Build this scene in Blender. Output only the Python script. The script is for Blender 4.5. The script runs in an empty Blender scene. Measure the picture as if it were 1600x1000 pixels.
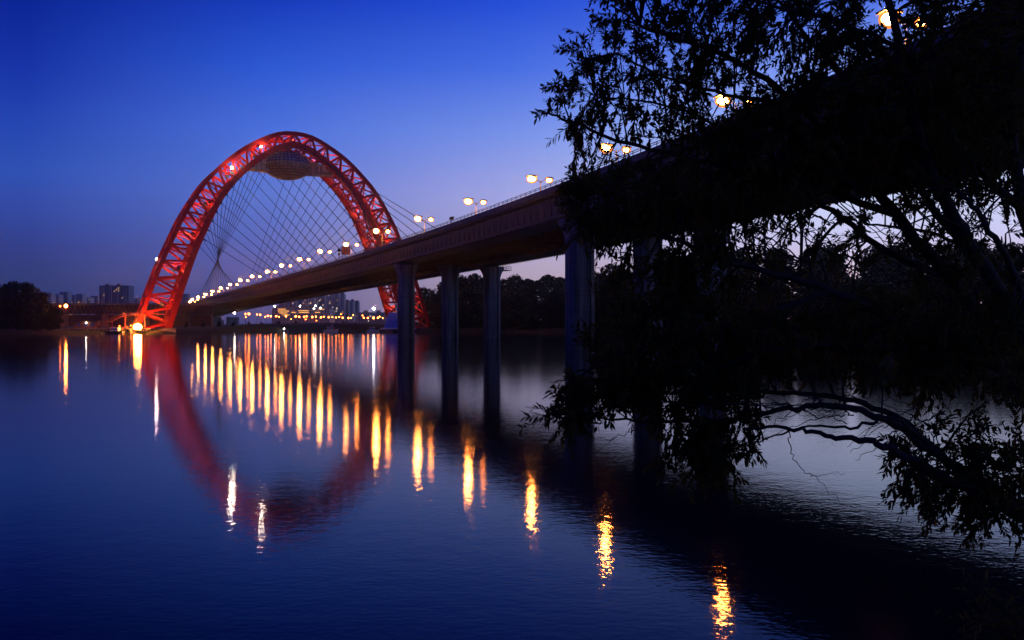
import bpy, math, random
from mathutils import Vector, Matrix, Quaternion
random.seed(11)
R = math.radians
scn = bpy.context.scene
COL = scn.collection

# ------------------------------------------------------------------ camera
FPX, HY, CAMZ = 1385.0, 506.0, 4.5
cam_d = bpy.data.cameras.new("camera")
cam = bpy.data.objects.new("camera", cam_d)
COL.objects.link(cam)
cam.location = (0, 0, CAMZ)
cam.rotation_euler = (R(90), 0, 0)
cam_d.sensor_width = 36
cam_d.lens = FPX / 1600 * 36
cam_d.shift_y = (HY - 500) / 1600
cam_d.clip_start = 0.1
cam_d.clip_end = 20000
scn.camera = cam

# ------------------------------------------------------------------ sky
def lin(c):
    return tuple(((v / 255) / 12.92 if v / 255 <= .04045 else ((v / 255 + .055) / 1.055) ** 2.4) for v in c)
world = bpy.data.worlds.new("World")
scn.world = world
world.use_nodes = True
nt = world.node_tree
nt.nodes.clear()
out = nt.nodes.new('ShaderNodeOutputWorld')
bg = nt.nodes.new('ShaderNodeBackground')
nt.links.new(bg.outputs[0], out.inputs[0])
tc = nt.nodes.new('ShaderNodeTexCoord')
sep = nt.nodes.new('ShaderNodeSeparateXYZ')
nt.links.new(tc.outputs['Generated'], sep.inputs[0])
def mth(t, op, a, b=None, clamp=False):
    n = t.nodes.new('ShaderNodeMath'); n.operation = op; n.use_clamp = clamp
    for i, v in enumerate((a, b)):
        if v is None: continue
        if isinstance(v, (int, float)): n.inputs[i].default_value = v
        else: t.links.new(v, n.inputs[i])
    return n.outputs[0]
xx = mth(nt, 'MULTIPLY', sep.outputs[0], sep.outputs[0])
yy = mth(nt, 'MULTIPLY', sep.outputs[1], sep.outputs[1])
hor = mth(nt, 'SQRT', mth(nt, 'ADD', mth(nt, 'ADD', xx, yy), 1e-6))
back = mth(nt, 'MAXIMUM', mth(nt, 'DIVIDE', mth(nt, 'MULTIPLY', sep.outputs[1], -1.0), hor), 0.0)
saz = mth(nt, 'SUBTRACT', mth(nt, 'DIVIDE', sep.outputs[0], hor), mth(nt, 'MULTIPLY', back, 1.0))          # sine of the azimuth: the afterglow lies to the right
def ramp(stops):
    n = nt.nodes.new('ShaderNodeValToRGB')
    n.color_ramp.interpolation = 'LINEAR'
    el = n.color_ramp.elements
    while len(el) > 1: el.remove(el[-1])
    for i, (p, c) in enumerate(stops):
        e = el[0] if i == 0 else el.new(p)
        e.position = p
        e.color = (*lin(c), 1)
    nt.links.new(sep.outputs[2], n.inputs[0])
    return n.outputs[0]
rl = ramp([(0, (46, 52, 98)), (.045, (51, 60, 114)), (.08, (51, 64, 138)), (.12, (52, 76, 166)), (.15, (47, 81, 180)),
           (.19, (37, 71, 177)), (.245, (23, 51, 166)), (.305, (10, 36, 148)), (.45, (5, 22, 118)), (1, (3, 12, 70))])
rc = ramp([(0, (74, 72, 126)), (.045, (84, 88, 152)), (.075, (90, 100, 176)), (.14, (92, 118, 206)), (.205, (74, 112, 218)),
           (.27, (44, 88, 210)), (.335, (19, 56, 186)), (.5, (8, 32, 140)), (1, (4, 16, 85))])
rr = ramp([(0, (176, 150, 172)), (.05, (182, 162, 184)), (.09, (176, 168, 206)), (.15, (158, 164, 226)), (.21, (118, 146, 232)),
           (.275, (70, 110, 226)), (.34, (36, 78, 214)), (.5, (14, 44, 158)), (1, (5, 20, 95))])
rw = ramp([(0, (206, 164, 172)), (.05, (214, 186, 200)), (.09, (206, 204, 244)), (.13, (206, 216, 255)), (.17, (196, 212, 255)), (.24, (148, 174, 255)),
           (.32, (80, 116, 230)), (.42, (40, 78, 205)), (.6, (16, 44, 150)), (1, (6, 22, 100))])
def mixc(f, a, b):
    n = nt.nodes.new('ShaderNodeMix'); n.data_type = 'RGBA'
    nt.links.new(f, n.inputs['Factor']); nt.links.new(a, n.inputs['A']); nt.links.new(b, n.inputs['B'])
    return n.outputs['Result']
def seg(a, b):
    n = nt.nodes.new('ShaderNodeMapRange'); n.interpolation_type = 'LINEAR'
    nt.links.new(saz, n.inputs[0]); n.inputs[1].default_value = a; n.inputs[2].default_value = b
    return n.outputs[0]
skyc = mixc(seg(-.48, -.264), rl, rc)
skyc = mixc(seg(-.264, .0), skyc, rr)
skyc = mixc(seg(.0, .36), skyc, rw)
nt.links.new(skyc, bg.inputs[0])
bg.inputs[1].default_value = 1.0

scn.view_settings.view_transform = 'Standard'
scn.view_settings.look = 'None'
scn.view_settings.exposure = 0
scn.view_settings.gamma = 1
scn.view_settings.use_curve_mapping = False
scn.cycles.use_denoising = True
scn.cycles.sample_clamp_indirect = 12
scn.cycles.max_bounces = 6
scn.cycles.transparent_max_bounces = 8
scn.cycles.caustics_reflective = False
scn.cycles.caustics_refractive = False

# ------------------------------------------------------------------ helpers
def px(x, y, d):
    return Vector(((x - 800) / FPX * d, d, CAMZ + (HY - y) / FPX * d))

class MB:
    """collects shapes, builds ONE mesh object"""
    def __init__(s): s.v = []; s.f = []; s.sm = []
    def face(s, *idx, smooth=False): s.f.append(idx); s.sm.append(smooth)
    def add(s, vs): n = len(s.v); s.v += [tuple(p) for p in vs]; return n
    def box(s, c, size, M=None):
        c = Vector(c); hx, hy, hz = size[0] / 2, size[1] / 2, size[2] / 2
        P = [Vector((a * hx, b * hy, d * hz)) for d in (-1, 1) for b in (-1, 1) for a in (-1, 1)]
        if M is not None: P = [M @ p for p in P]
        n = s.add([c + p for p in P])
        for q in ((0, 2, 3, 1), (4, 5, 7, 6), (0, 1, 5, 4), (2, 6, 7, 3), (0, 4, 6, 2), (1, 3, 7, 5)):
            s.face(*[n + i for i in q])
    def bar(s, a, b, w, h=None, up=(0, 0, 1)):
        a, b = Vector(a), Vector(b); d = b - a
        L = d.length
        if L < 1e-6: return
        d /= L; u = Vector(up)
        x = d.cross(u)
        if x.length < 1e-3: x = d.cross(Vector((1, 0, 0)))
        x.normalize(); y = x.cross(d)
        M = Matrix((x, d, y)).transposed()
        s.box((a + b) / 2, (w, L, h if h else w), M)
    def tube(s, pts, rad, n=8, cap=True):
        pts = [Vector(p) for p in pts]
        if not isinstance(rad, (list, tuple)): rad = [rad] * len(pts)
        rings = []; ref = None
        for i, p in enumerate(pts):
            t = (pts[min(i + 1, len(pts) - 1)] - pts[max(i - 1, 0)])
            if t.length < 1e-9: t = Vector((0, 0, 1))
            t.normalize()
            if ref is None: ref = Vector((0, 0, 1)) if abs(t.z) < .9 else Vector((1, 0, 0))
            a = t.cross(ref); a = a.normalized() if a.length > 1e-4 else Vector((1, 0, 0)); b = t.cross(a); ref = a.cross(t)
            rings.append(s.add([p + (a * math.cos(2 * math.pi * k / n) + b * math.sin(2 * math.pi * k / n)) * rad[i] for k in range(n)]))
        for i in range(len(pts) - 1):
            for k in range(n):
                k2 = (k + 1) % n
                s.face(rings[i] + k, rings[i] + k2, rings[i + 1] + k2, rings[i + 1] + k, smooth=True)
        if cap:
            s.face(*[rings[0] + k for k in range(n)][::-1]); s.face(*[rings[-1] + k for k in range(n)])
    def sphere(s, c, r, nu=12, nv=8, M=None):
        c = Vector(c)
        if not isinstance(r, (tuple, list)): r = (r, r, r)
        rows = []
        for j in range(nv + 1):
            th = math.pi * j / nv
            row = []
            for i in range(nu):
                ph = 2 * math.pi * i / nu
                p = Vector((r[0] * math.sin(th) * math.cos(ph), r[1] * math.sin(th) * math.sin(ph), r[2] * math.cos(th)))
                if M is not None: p = M @ p
                row.append(c + p)
            rows.append(s.add(row))
        for j in range(nv):
            for i in range(nu):
                i2 = (i + 1) % nu
                if j == 0: s.face(rows[0], rows[1] + i, rows[1] + i2, smooth=True)
                elif j == nv - 1: s.face(rows[j] + i, rows[nv], rows[j] + i2, smooth=True)
                else: s.face(rows[j] + i, rows[j + 1] + i, rows[j + 1] + i2, rows[j] + i2, smooth=True)
    def loft(s, rings, closed=True, caps=True, smooth=False):
        n = len(rings[0]); st = [s.add(r) for r in rings]
        for i in range(len(rings) - 1):
            for k in range(n if closed else n - 1):
                k2 = (k + 1) % n
                s.face(st[i] + k, st[i] + k2, st[i + 1] + k2, st[i + 1] + k, smooth=smooth)
        if caps and closed:
            s.face(*[st[0] + k for k in range(n)][::-1]); s.face(*[st[-1] + k for k in range(n)])
    def build(s, name, mat, parent=None, loc=None, mats=None):
        me = bpy.data.meshes.new(name)
        off = Vector(loc) if loc is not None else Vector((0, 0, 0))
        base = off.copy()
        if parent is not None:
            base = Vector((0, 0, 0))
            off = WORLD_OFF.get(parent.name, Vector((0, 0, 0)))
        me.from_pydata([tuple(Vector(p) - off) for p in s.v], [], s.f)
        me.polygons.foreach_set('use_smooth', s.sm)
        me.materials.append(mat)
        me.update()
        o = bpy.data.objects.new(name, me); COL.objects.link(o)
        if parent is not None:
            o.parent = parent; WORLD_OFF[o.name] = off
        else:
            o.location = off; WORLD_OFF[o.name] = off
        return o
WORLD_OFF = {}     # where the local origin of each built object stands (things are built unrotated)

def tag(o, label=None, cat=None, group=None, kind=None):
    if label: o['label'] = label
    if cat: o['category'] = cat
    if group: o['group'] = group
    if kind: o['kind'] = kind
    return o
def empty(name, loc, label, cat, group=None):
    o = bpy.data.objects.new(name, None); COL.objects.link(o)
    o.location = loc; o.empty_display_size = .5
    WORLD_OFF[o.name] = Vector(loc)
    return tag(o, label, cat, group)
CHILD = {}
def kids(o): return [c for c in bpy.data.objects if c.parent == o]
def copy_tree(o, ch=None, parent=None):
    c = o.copy(); COL.objects.link(c)
    if parent is not None: c.parent = parent
    for k in (ch if ch is not None else kids(o)): copy_tree(k, None, c)
    return c

# ------------------------------------------------------------------ materials
def mat(name, col, rough=.7, metal=0, noise=.25, scale=.5, col2=None, bump=0, spec=.5, bscale=None):
    m = bpy.data.materials.new(name); m.use_nodes = True
    t = m.node_tree; b = t.nodes['Principled BSDF']
    b.inputs['Roughness'].default_value = rough; b.inputs['Metallic'].default_value = metal
    b.inputs['Specular IOR Level'].default_value = spec
    c = t.nodes.new('ShaderNodeTexCoord')
    n = t.nodes.new('ShaderNodeTexNoise'); n.inputs['Scale'].default_value = scale; n.inputs['Detail'].default_value = 5
    t.links.new(c.outputs['Object'], n.inputs['Vector'])
    r = t.nodes.new('ShaderNodeValToRGB')
    if col2 is None: col2 = tuple(v * (1 - noise) for v in col)
    r.color_ramp.elements[0].position = .35; r.color_ramp.elements[1].position = .68
    r.color_ramp.elements[0].color = (*col2, 1); r.color_ramp.elements[1].color = (*col, 1)
    t.links.new(n.outputs[0], r.inputs[0]); t.links.new(r.outputs[0], b.inputs['Base Color'])
    if bump:
        bn = t.nodes.new('ShaderNodeTexNoise'); bn.inputs['Scale'].default_value = bscale or scale * 4
        t.links.new(c.outputs['Object'], bn.inputs['Vector'])
        bp = t.nodes.new('ShaderNodeBump'); bp.inputs['Strength'].default_value = bump
        t.links.new(bn.outputs[0], bp.inputs['Height']); t.links.new(bp.outputs[0], b.inputs['Normal'])
    return m
def glow(name, col, strength):
    m = bpy.data.materials.new(name); m.use_nodes = True
    t = m.node_tree; t.nodes.clear()
    o = t.nodes.new('ShaderNodeOutputMaterial'); e = t.nodes.new('ShaderNodeEmission')
    e.inputs[0].default_value = (*col, 1); e.inputs[1].default_value = strength
    t.links.new(e.outputs[0], o.inputs[0])
    return m
def globe(name, core, rim, s_core, s_rim):
    """lamp globe with its glow painted in: hot in the middle, deeper and dimmer towards its rim"""
    m = glow(name, core, s_core); t = m.node_tree
    e = [n for n in t.nodes if n.type == 'EMISSION'][0]
    lw = t.nodes.new('ShaderNodeLayerWeight'); lw.inputs[0].default_value = .5  # facing ramp paints the lamp's soft glow into the emission
    r = t.nodes.new('ShaderNodeValToRGB'); r.color_ramp.elements[0].position = .02; r.color_ramp.elements[1].position = .28
    r.color_ramp.elements[0].color = (*core, 1); r.color_ramp.elements[1].color = (*rim, 1)
    t.links.new(lw.outputs['Facing'], r.inputs[0]); t.links.new(r.outputs[0], e.inputs[0])
    mr = t.nodes.new('ShaderNodeMapRange'); mr.inputs[1].default_value = .02; mr.inputs[2].default_value = .30; mr.interpolation_type = 'SMOOTHSTEP'
    mr.inputs[3].default_value = s_core; mr.inputs[4].default_value = s_rim
    t.links.new(lw.outputs['Facing'], mr.inputs[0]); t.links.new(mr.outputs[0], e.inputs[1])
    return m
M_conc = mat('concrete', (.25, .19, .17), .85, scale=.35, noise=.3, bump=.15)
M_gird = mat('girder_steel', (.13, .052, .038), .6, scale=.25, noise=.35)
M_pier = mat('pier_concrete', (.20, .21, .27), .85, scale=.3, noise=.22, bump=.15)
def stain(m):
    t = m.node_tree; b = t.nodes['Principled BSDF']; src = b.inputs['Base Color'].links[0].from_socket
    c = t.nodes.new('ShaderNodeTexCoord')
    mp = t.nodes.new('ShaderNodeMapping'); mp.inputs['Scale'].default_value = (1.1, 1.1, .05); t.links.new(c.outputs['Object'], mp.inputs[0])
    n = t.nodes.new('ShaderNodeTexNoise'); n.inputs['Scale'].default_value = 1.2; n.inputs['Detail'].default_value = 6; t.links.new(mp.outputs[0], n.inputs['Vector'])
    sp = t.nodes.new('ShaderNodeSeparateXYZ'); t.links.new(c.outputs['Object'], sp.inputs[0])
    jf = mth(t, 'LESS_THAN', mth(t, 'FRACT', mth(t, 'DIVIDE', sp.outputs[2], 2.9)), .035)
    r = t.nodes.new('ShaderNodeMapRange'); t.links.new(n.outputs[0], r.inputs[0]); r.inputs[1].default_value = .38; r.inputs[2].default_value = .62; r.inputs[3].default_value = .5; r.inputs[4].default_value = 1.15
    f = mth(t, 'MULTIPLY', r.outputs[0], mth(t, 'SUBTRACT', 1.0, mth(t, 'MULTIPLY', jf, .45)))
    v = t.nodes.new('ShaderNodeVectorMath'); v.operation = 'SCALE'; t.links.new(src, v.inputs[0]); t.links.new(f, v.inputs['Scale'])
    t.links.new(v.outputs[0], b.inputs['Base Color'])
stain(M_pier); stain(M_gird)
M_rail = mat('railing_metal', (.10, .10, .11), .5, metal=.3)
M_red_shaded = mat('red_paint_shaded', (.34, .008, .003), .6, spec=.15, scale=.3, noise=.25)  # same red made darker: painted shade for chords the floodlights miss
M_red_lit = mat('red_paint_lit', (.52, .014, .005), .6, spec=.15, scale=.6, noise=.25)  # brighter copy: floodlight painted into the bracing colour
M_cable = mat('cable_sheath', (.012, .012, .022), .7, spec=.1)
M_dark = mat('dark_metal', (.05, .05, .055), .5, metal=.4)
M_pole = mat('painted_pole', (.055, .055, .06), .5, metal=.2)
M_white = mat('white_paint', (.72, .72, .72), .5, noise=.12)
M_glass = mat('blue_glass', (.05, .09, .28), .25, noise=.4, scale=.3, spec=.8)
M_pod = mat('bronze_panels', (.15, .115, .11), .4, metal=.3, scale=.4, noise=.3)
M_wing = mat('grey_panels', (.30, .30, .34), .5, scale=.4, noise=.2)
M_bark = mat('bark', (.030, .024, .018), .9, scale=9, noise=.5, bump=.6)
M_soil = mat('bank_soil', (.055, .050, .032), .95, scale=.12, noise=.5, bump=.3)
M_land = mat('bank_grass', (.045, .055, .022), .95, scale=.05, noise=.55)
M_blue = mat('blue_banner', (.08, .20, .78), .6, scale=.4, noise=.3)
M_green = mat('green_paint', (.03, .12, .07), .6)
M_sign = mat('orange_red_sign', (.55, .16, .05), .6, noise=.3)  # mottled orange-red, for sign board and awnings
M_brick = mat('red_brick', (.22, .08, .05), .9, scale=1.2, noise=.4)

def leaf_mat(name, a, b, scale, thru=.25):
    m = mat(name, a, .75, scale=scale, col2=b, spec=.2)
    t = m.node_tree; p = t.nodes['Principled BSDF']; o = [n for n in t.nodes if n.type == 'OUTPUT_MATERIAL'][0]
    tr = t.nodes.new('ShaderNodeBsdfTranslucent'); mx = t.nodes.new('ShaderNodeMixShader'); mx.inputs[0].default_value = thru
    t.links.new(p.inputs['Base Color'].links[0].from_socket, tr.inputs[0])
    t.links.new(p.outputs[0], mx.inputs[1]); t.links.new(tr.outputs[0], mx.inputs[2]); t.links.new(mx.outputs[0], o.inputs[0])
    return m
M_leaf = leaf_mat('willow_leaf', (.12, .095, .022), (.045, .048, .013), 2.2, .5)
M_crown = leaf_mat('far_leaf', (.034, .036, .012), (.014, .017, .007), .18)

L_or = globe('sodium_lamp', (1, .27, .042), (1, .28, .05), 680, 1.15)
L_or2 = globe('sodium_lamp_dim', (1, .23, .03), (1, .24, .04), 260, 1.0)
L_wh = glow('white_lamp', (1, .50, .22), 780)
L_wh2 = glow('white_lamp_strong', (1, .84, .62), 380)
L_far = globe('far_sodium_lamp', (1, .19, .02), (1, .10, .008), 90, .8)
L_farw = glow('far_white_lamp', (1, .88, .75), 60)
L_foot = globe('foot_floodlight', (1, .30, .04), (1, .14, .015), 600, 1.2)
L_win = glow('lit_window', (1, .60, .25), .9)
L_winw = glow('lit_window_white', (1, .82, .65), 1.3)
L_strip = glow('lit_floor', (1, .42, .10), 1.5)

def facade(name, wall, win, sx, sz):
    """flat wall with a procedural grid of dark window panes"""
    m = bpy.data.materials.new(name); m.use_nodes = True
    t = m.node_tree; b = t.nodes['Principled BSDF']; b.inputs['Roughness'].default_value = .7
    c = t.nodes.new('ShaderNodeTexCoord'); s = t.nodes.new('ShaderNodeSeparateXYZ'); t.links.new(c.outputs['Object'], s.inputs[0])
    h = mth(t, 'ADD', s.outputs[0], s.outputs[1])
    fx = mth(t, 'FRACT', mth(t, 'DIVIDE', h, sx)); fz = mth(t, 'FRACT', mth(t, 'DIVIDE', s.outputs[2], sz))
    k = mth(t, 'MULTIPLY', mth(t, 'MULTIPLY', mth(t, 'GREATER_THAN', fx, .3), mth(t, 'LESS_THAN', fx, .75)),
            mth(t, 'MULTIPLY', mth(t, 'GREATER_THAN', fz, .3), mth(t, 'LESS_THAN', fz, .8)))
    mx = t.nodes.new('ShaderNodeMix'); mx.data_type = 'RGBA'
    t.links.new(k, mx.inputs['Factor']); mx.inputs['A'].default_value = (*wall, 1); mx.inputs['B'].default_value = (*win, 1)
    t.links.new(mx.outputs['Result'], b.inputs['Base Color'])
    return m
F_pale = facade('pale_panel_facade', (.42, .42, .44), (.10, .11, .14), 3.2, 3.0)
F_dark = facade('haze_blue_facade', (.16, .18, .24), (.05, .055, .08), 3.4, 3.0)  # blue of the distant air is mixed into the wall colour
F_grey = facade('grey_facade', (.28, .28, .31), (.07, .08, .10), 4.2, 3.0)

# ------------------------------------------------------------------ bridge axis
AX = dict(D0=144.861, X0=32.948, a=(.344612, .292312, -.142947), z=(40.92296, -.966784, -6.052084, 1.317591))
_tab = []
def _axis():
    ds = .5; n0 = 260
    def ang(s): t = s / 400; return AX['a'][0] + AX['a'][1] * t + AX['a'][2] * t * t
    def march(sign):
        x, d, s = AX['X0'], AX['D0'], 0.0; L = []
        for i in range(1900 if sign > 0 else 280):
            L.append((s, x, d))
            a = ang(s + sign * ds / 2)
            x += -math.sin(a) * ds * sign; d += math.cos(a) * ds * sign; s += ds * sign
        return L
    b = march(-1)[1:][::-1]; f = march(1)
    return b + f, len(b)
_T, _N0 = _axis()
def axis(s):
    k = s / .5 + _N0; i = max(0, min(len(_T) - 2, int(math.floor(k)))); w = k - i
    x = _T[i][1] * (1 - w) + _T[i + 1][1] * w; d = _T[i][2] * (1 - w) + _T[i + 1][2] * w
    t = s / 400
    a = AX['a'][0] + AX['a'][1] * t + AX['a'][2] * t * t
    zl = AX['z'][0] + AX['z'][1] * t + AX['z'][2] * t * t + AX['z'][3] * t ** 3
    return Vector((x, d, 0)), a, zl - 12.0          # point, heading, road level
def at(s, t, dz):
    p, a, z = axis(s)
    return Vector((p.x + math.cos(a) * t, p.y + math.sin(a) * t, z + dz))
def head_m(s):
    a = axis(s)[1]
    return Matrix.Rotation(a, 3, 'Z')

# ------------------------------------------------------------------ setting: water, ground
def water_material():
    m = bpy.data.materials.new('river_water'); m.use_nodes = True
    t = m.node_tree; b = t.nodes['Principled BSDF']
    b.inputs['Base Color'].default_value = (.0015, .003, .012, 1)
    b.inputs['IOR'].default_value = 1.19
    b.inputs['Specular Tint'].default_value = (.86, .92, 1, 1)
    b.inputs['Roughness'].default_value = .1
    c = t.nodes.new('ShaderNodeTexCoord')
    def noise(sc, sx, sy, det):
        mp = t.nodes.new('ShaderNodeMapping'); mp.inputs['Scale'].default_value = (sx, sy, 1)
        t.links.new(c.outputs['Object'], mp.inputs[0])
        n = t.nodes.new('ShaderNodeTexNoise'); n.inputs['Scale'].default_value = sc; n.inputs['Detail'].default_value = det
        n.inputs['Roughness'].default_value = .5
        t.links.new(mp.outputs[0], n.inputs['Vector']); return n.outputs[0]
    big = noise(.012, 1, 2.2, 3)                       # calm and breezy patches
    patch = t.nodes.new('ShaderNodeMapRange'); t.links.new(big, patch.inputs[0])
    patch.inputs[1].default_value = .38; patch.inputs[2].default_value = .66
    patch.inputs[3].default_value = .04; patch.inputs[4].default_value = .072
    t.links.new(patch.outputs[0], b.inputs['Roughness'])
    h = mth(t, 'ADD', mth(t, 'MULTIPLY', noise(1.3, 1, 1.3, 2), .0034), mth(t, 'MULTIPLY', noise(5.0, 1, 1.4, 2), .0026))
    bp = t.nodes.new('ShaderNodeBump'); bp.inputs['Strength'].default_value = 1; bp.inputs['Distance'].default_value = 1
    t.links.new(h, bp.inputs['Height']); t.links.new(bp.outputs[0], b.inputs['Normal'])
    return m
M_water = water_material()
w = MB()
n = w.add([(-2600, -60, 0), (2600, -60, 0), (2600, 2200, 0), (-2600, 2200, 0)])
w.face(n, n + 1, n + 2, n + 3)
tag(w.build('water', M_water), kind='structure')

g = MB()
n = g.add([(-9000, -9000, -4), (9000, -9000, -4), (9000, 9000, -4), (-9000, 9000, -4)]); g.face(n, n + 1, n + 2, n + 3)
tag(g.build('ground', M_soil), kind='structure')

BANK = [(-1500, 240, 2.2), (-600, 368, 2.2), (-330, 400, 2.2), (-240, 412, 2.0), (-205, 420, 2.0), (-170, 422, 2.0), (-152, 448, 2.2), (-146, 500, 4.0),
        (-120, 545, 5.0), (-90, 545, 5.0), (-72, 520, 4.2), (-62, 486, 2.6), (-30, 484, 2.6), (0, 462, 2.6), (40, 424, 2.6), (120, 330, 2.6),
        (250, 268, 2.6), (500, 200, 2.6), (1500, 60, 2.6)]
b = MB()
def bank_rows():
    pts = []
    for i in range(len(BANK) - 1):
        a, c = BANK[i], BANK[i + 1]
        L = math.dist(a[:2], c[:2]); k = max(1, int(L / 9))
        if L > 260: k = max(1, int(L / 60))
        for j in range(k):
            w_ = j / k
            pts.append(tuple(a[q] * (1 - w_) + c[q] * w_ for q in range(3)))
    pts.append(BANK[-1])
    return pts
bp_ = bank_rows()
prev = None
for (x, d, z) in bp_:
    r = math.hypot(x, d); ux, uy = x / r, d / r
    jit = random.uniform(-1.2, 1.2)
    row = []
    for off, zz in ((-3 + jit, -1.2), (0 + jit, .05), (2.5 + jit, z * .55), (7, z * .95 + random.uniform(-.15, .15)), (30, z), (160, z + .6), (900, z + .4), (7500, z - .5)):
        row.append((x + ux * off, d + uy * off, zz))
    st = b.add(row)
    if prev is not None:
        for k in range(len(row) - 1): b.face(prev + k, st + k, st + k + 1, prev + k + 1, smooth=True)
    prev = st
tag(b.build('far_bank', M_land), kind='structure')

nb = MB(); prev = None
for i in range(61):
    x = -60 + i * 2.2
    wl = 6.6 + .4 * math.sin(x * .7) + (3.2 if x > 7 else 3.2 * max(0, (x - 3.5) / 3.5)) * 1.0
    row = [(x, wl + 1.5, -.6), (x, wl, .0), (x, wl - 1.2, .45 + .08 * math.sin(x * 2.1)), (x, wl - 3.0, 1.5 + .1 * math.sin(x)), (x, wl - 5, 2.75), (x, -4, 2.9), (x, -400, 3.4)]
    st = nb.add(row)
    if prev is not None:
        for k in range(len(row) - 1): nb.face(st + k, prev + k, prev + k + 1, st + k + 1, smooth=True)
    prev = st
tag(nb.build('near_bank', M_land), kind='structure')

# ------------------------------------------------------------------ the bridge
ARC_C = Vector((-118.2, 471.0, 0)); TH = R(28)
AE = Vector((math.cos(TH), math.sin(TH), 0)); AN = Vector((math.sin(TH), -math.cos(TH), 0))
def ap(u, z, o): return ARC_C + AE * u + AN * o + Vector((0, 0, z))
bridge = empty('arch_bridge', ARC_C + Vector((0, 0, 24)), 'red steel arch bridge with long curved road deck over the river', 'bridge')

SS = [-130 + 5 * i for i in range(186)]
def sweep(mb, prof, s_list, smooth=False):
    mb.loft([[at(s, t, z) for (t, z) in prof] for s in s_list], smooth=smooth)
gd = MB()
sweep(gd, [(-17.9, -.35), (-17.9, -.75), (-17.0, -1.1), (-16.7, -4.35), (-17.2, -4.5), (-17.2, -4.95), (-9.6, -4.95), (-9.2, -1.5), (9.2, -1.5), (9.6, -4.95), (17.2, -4.95),
           (17.2, -4.5), (16.7, -4.35), (17.0, -1.1), (17.9, -.75), (17.9, -.35), (17.0, 0), (-17.0, 0)], SS)
deck = gd.build('deck', M_gird, bridge)
cb = MB()
s = -128.0
while s < 790:
    cb.bar(at(s, -9.3, -3.0), at(s, 9.3, -3.0), .5, 2.6); s += 9
cb.build('cross_beam_row', M_gird, deck)
for t in (-16.80, 16.80):
    st_ = MB(); s = -128.0
    while s < 420:
        st_.bar(at(s, t, -1.3), at(s, t, -4.3), .12, .25); s += 3.4
    for zz in (-1.32, -4.28):
        for i in range(len(SS) - 75): st_.bar(at(SS[i], t, zz), at(SS[i + 1], t, zz), .22, .16)
    st_.build('web_stiffener_row', M_gird, deck)
    st_ = MB(); s = -128.0; t2 = math.copysign(17.0, t)
    while s < 300:
        st_.bar(at(s, t2, -4.97), at(s, t2, -5.3), .5, .4); s += 1.7
    for i in range(len(SS) - 99): st_.bar(at(SS[i], t2, -5.03), at(SS[i + 1], t2, -5.03), .22, .12)
    st_.build('drip_edge', M_gird, deck)
for sg in (-1, 1):
    pm = MB()
    sweep(pm, [(sg * 18.25, -.35), (sg * 18.25, .72), (sg * 17.85, .78), (sg * 17.6, .02), (sg * 17.6, -.33)], SS)
    pm.build('parapet', M_conc, deck)
    rm = MB(); s = -129.0
    while s < 600:
        rm.bar(at(s, sg * 18.05, .74), at(s, sg * 18.05, 1.42), .12); s += 2.5 if s < 200 else 3.5
    for zz in (1.12, 1.42):
        for i in range(len(SS) - 1): rm.bar(at(SS[i], sg * 18.05, zz), at(SS[i + 1], sg * 18.05, zz), .09)
    rm.build('railing', M_rail, deck)
ro = MB()
for i in range(len(SS) - 1):
    q = [at(SS[i], -16.9, .006), at(SS[i], 16.9, .006), at(SS[i + 1], 16.9, .006), at(SS[i + 1], -16.9, .006)]
    n = ro.add(q); ro.face(n, n + 1, n + 2, n + 3)
ro.build('roadway', mat('asphalt', (.05, .05, .05), .9, scale=1), deck)

def sup_ring(c, M, rx, ry, z, n=28, e=4.5):
    L = []
    for k in range(n):
        a = 2 * math.pi * k / n; ca, sa = math.cos(a), math.sin(a)
        x = rx * math.copysign(abs(ca) ** (2 / e), ca); y = ry * math.copysign(abs(sa) ** (2 / e), sa)
        p = M @ Vector((x, y, 0)); L.append((c.x + p.x, c.y + p.y, z))
    return L
def pier(s, t, name='pier', flare=True, rx=2.3, ry=2.3):
    M = head_m(s); c = at(s, t, 0); top = axis(s)[2] - 4.95
    m = MB()
    rings = [sup_ring(c, M, rx, ry, -3.5)]
    rings.append(sup_ring(c, M, rx, ry, top - 4.2))
    if flare:
        for w_, ad in ((3.2, .25), (2.4, .7), (1.7, 1.15), (1.15, 1.35), (.62, 1.4)):
            rings.append(sup_ring(c, M, rx + ad, ry + .1, top - w_))
    m.loft(rings, smooth=True)
    o = m.build(name, M_pier, bridge)
    dp = MB(); p = c + M @ Vector((rx * .45, -ry - .22, 0)); dp.tube([(p.x, p.y, -1), (p.x, p.y, top - .05)], .13, 8)
    dp.build('drain_pipe', M_dark, o)
    bm_ = MB()
    bm_.box((c.x, c.y, top - .31), (3.6, 1.8, .62), M)
    bm_.build('bearing', M_dark, o)
    return o
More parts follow.
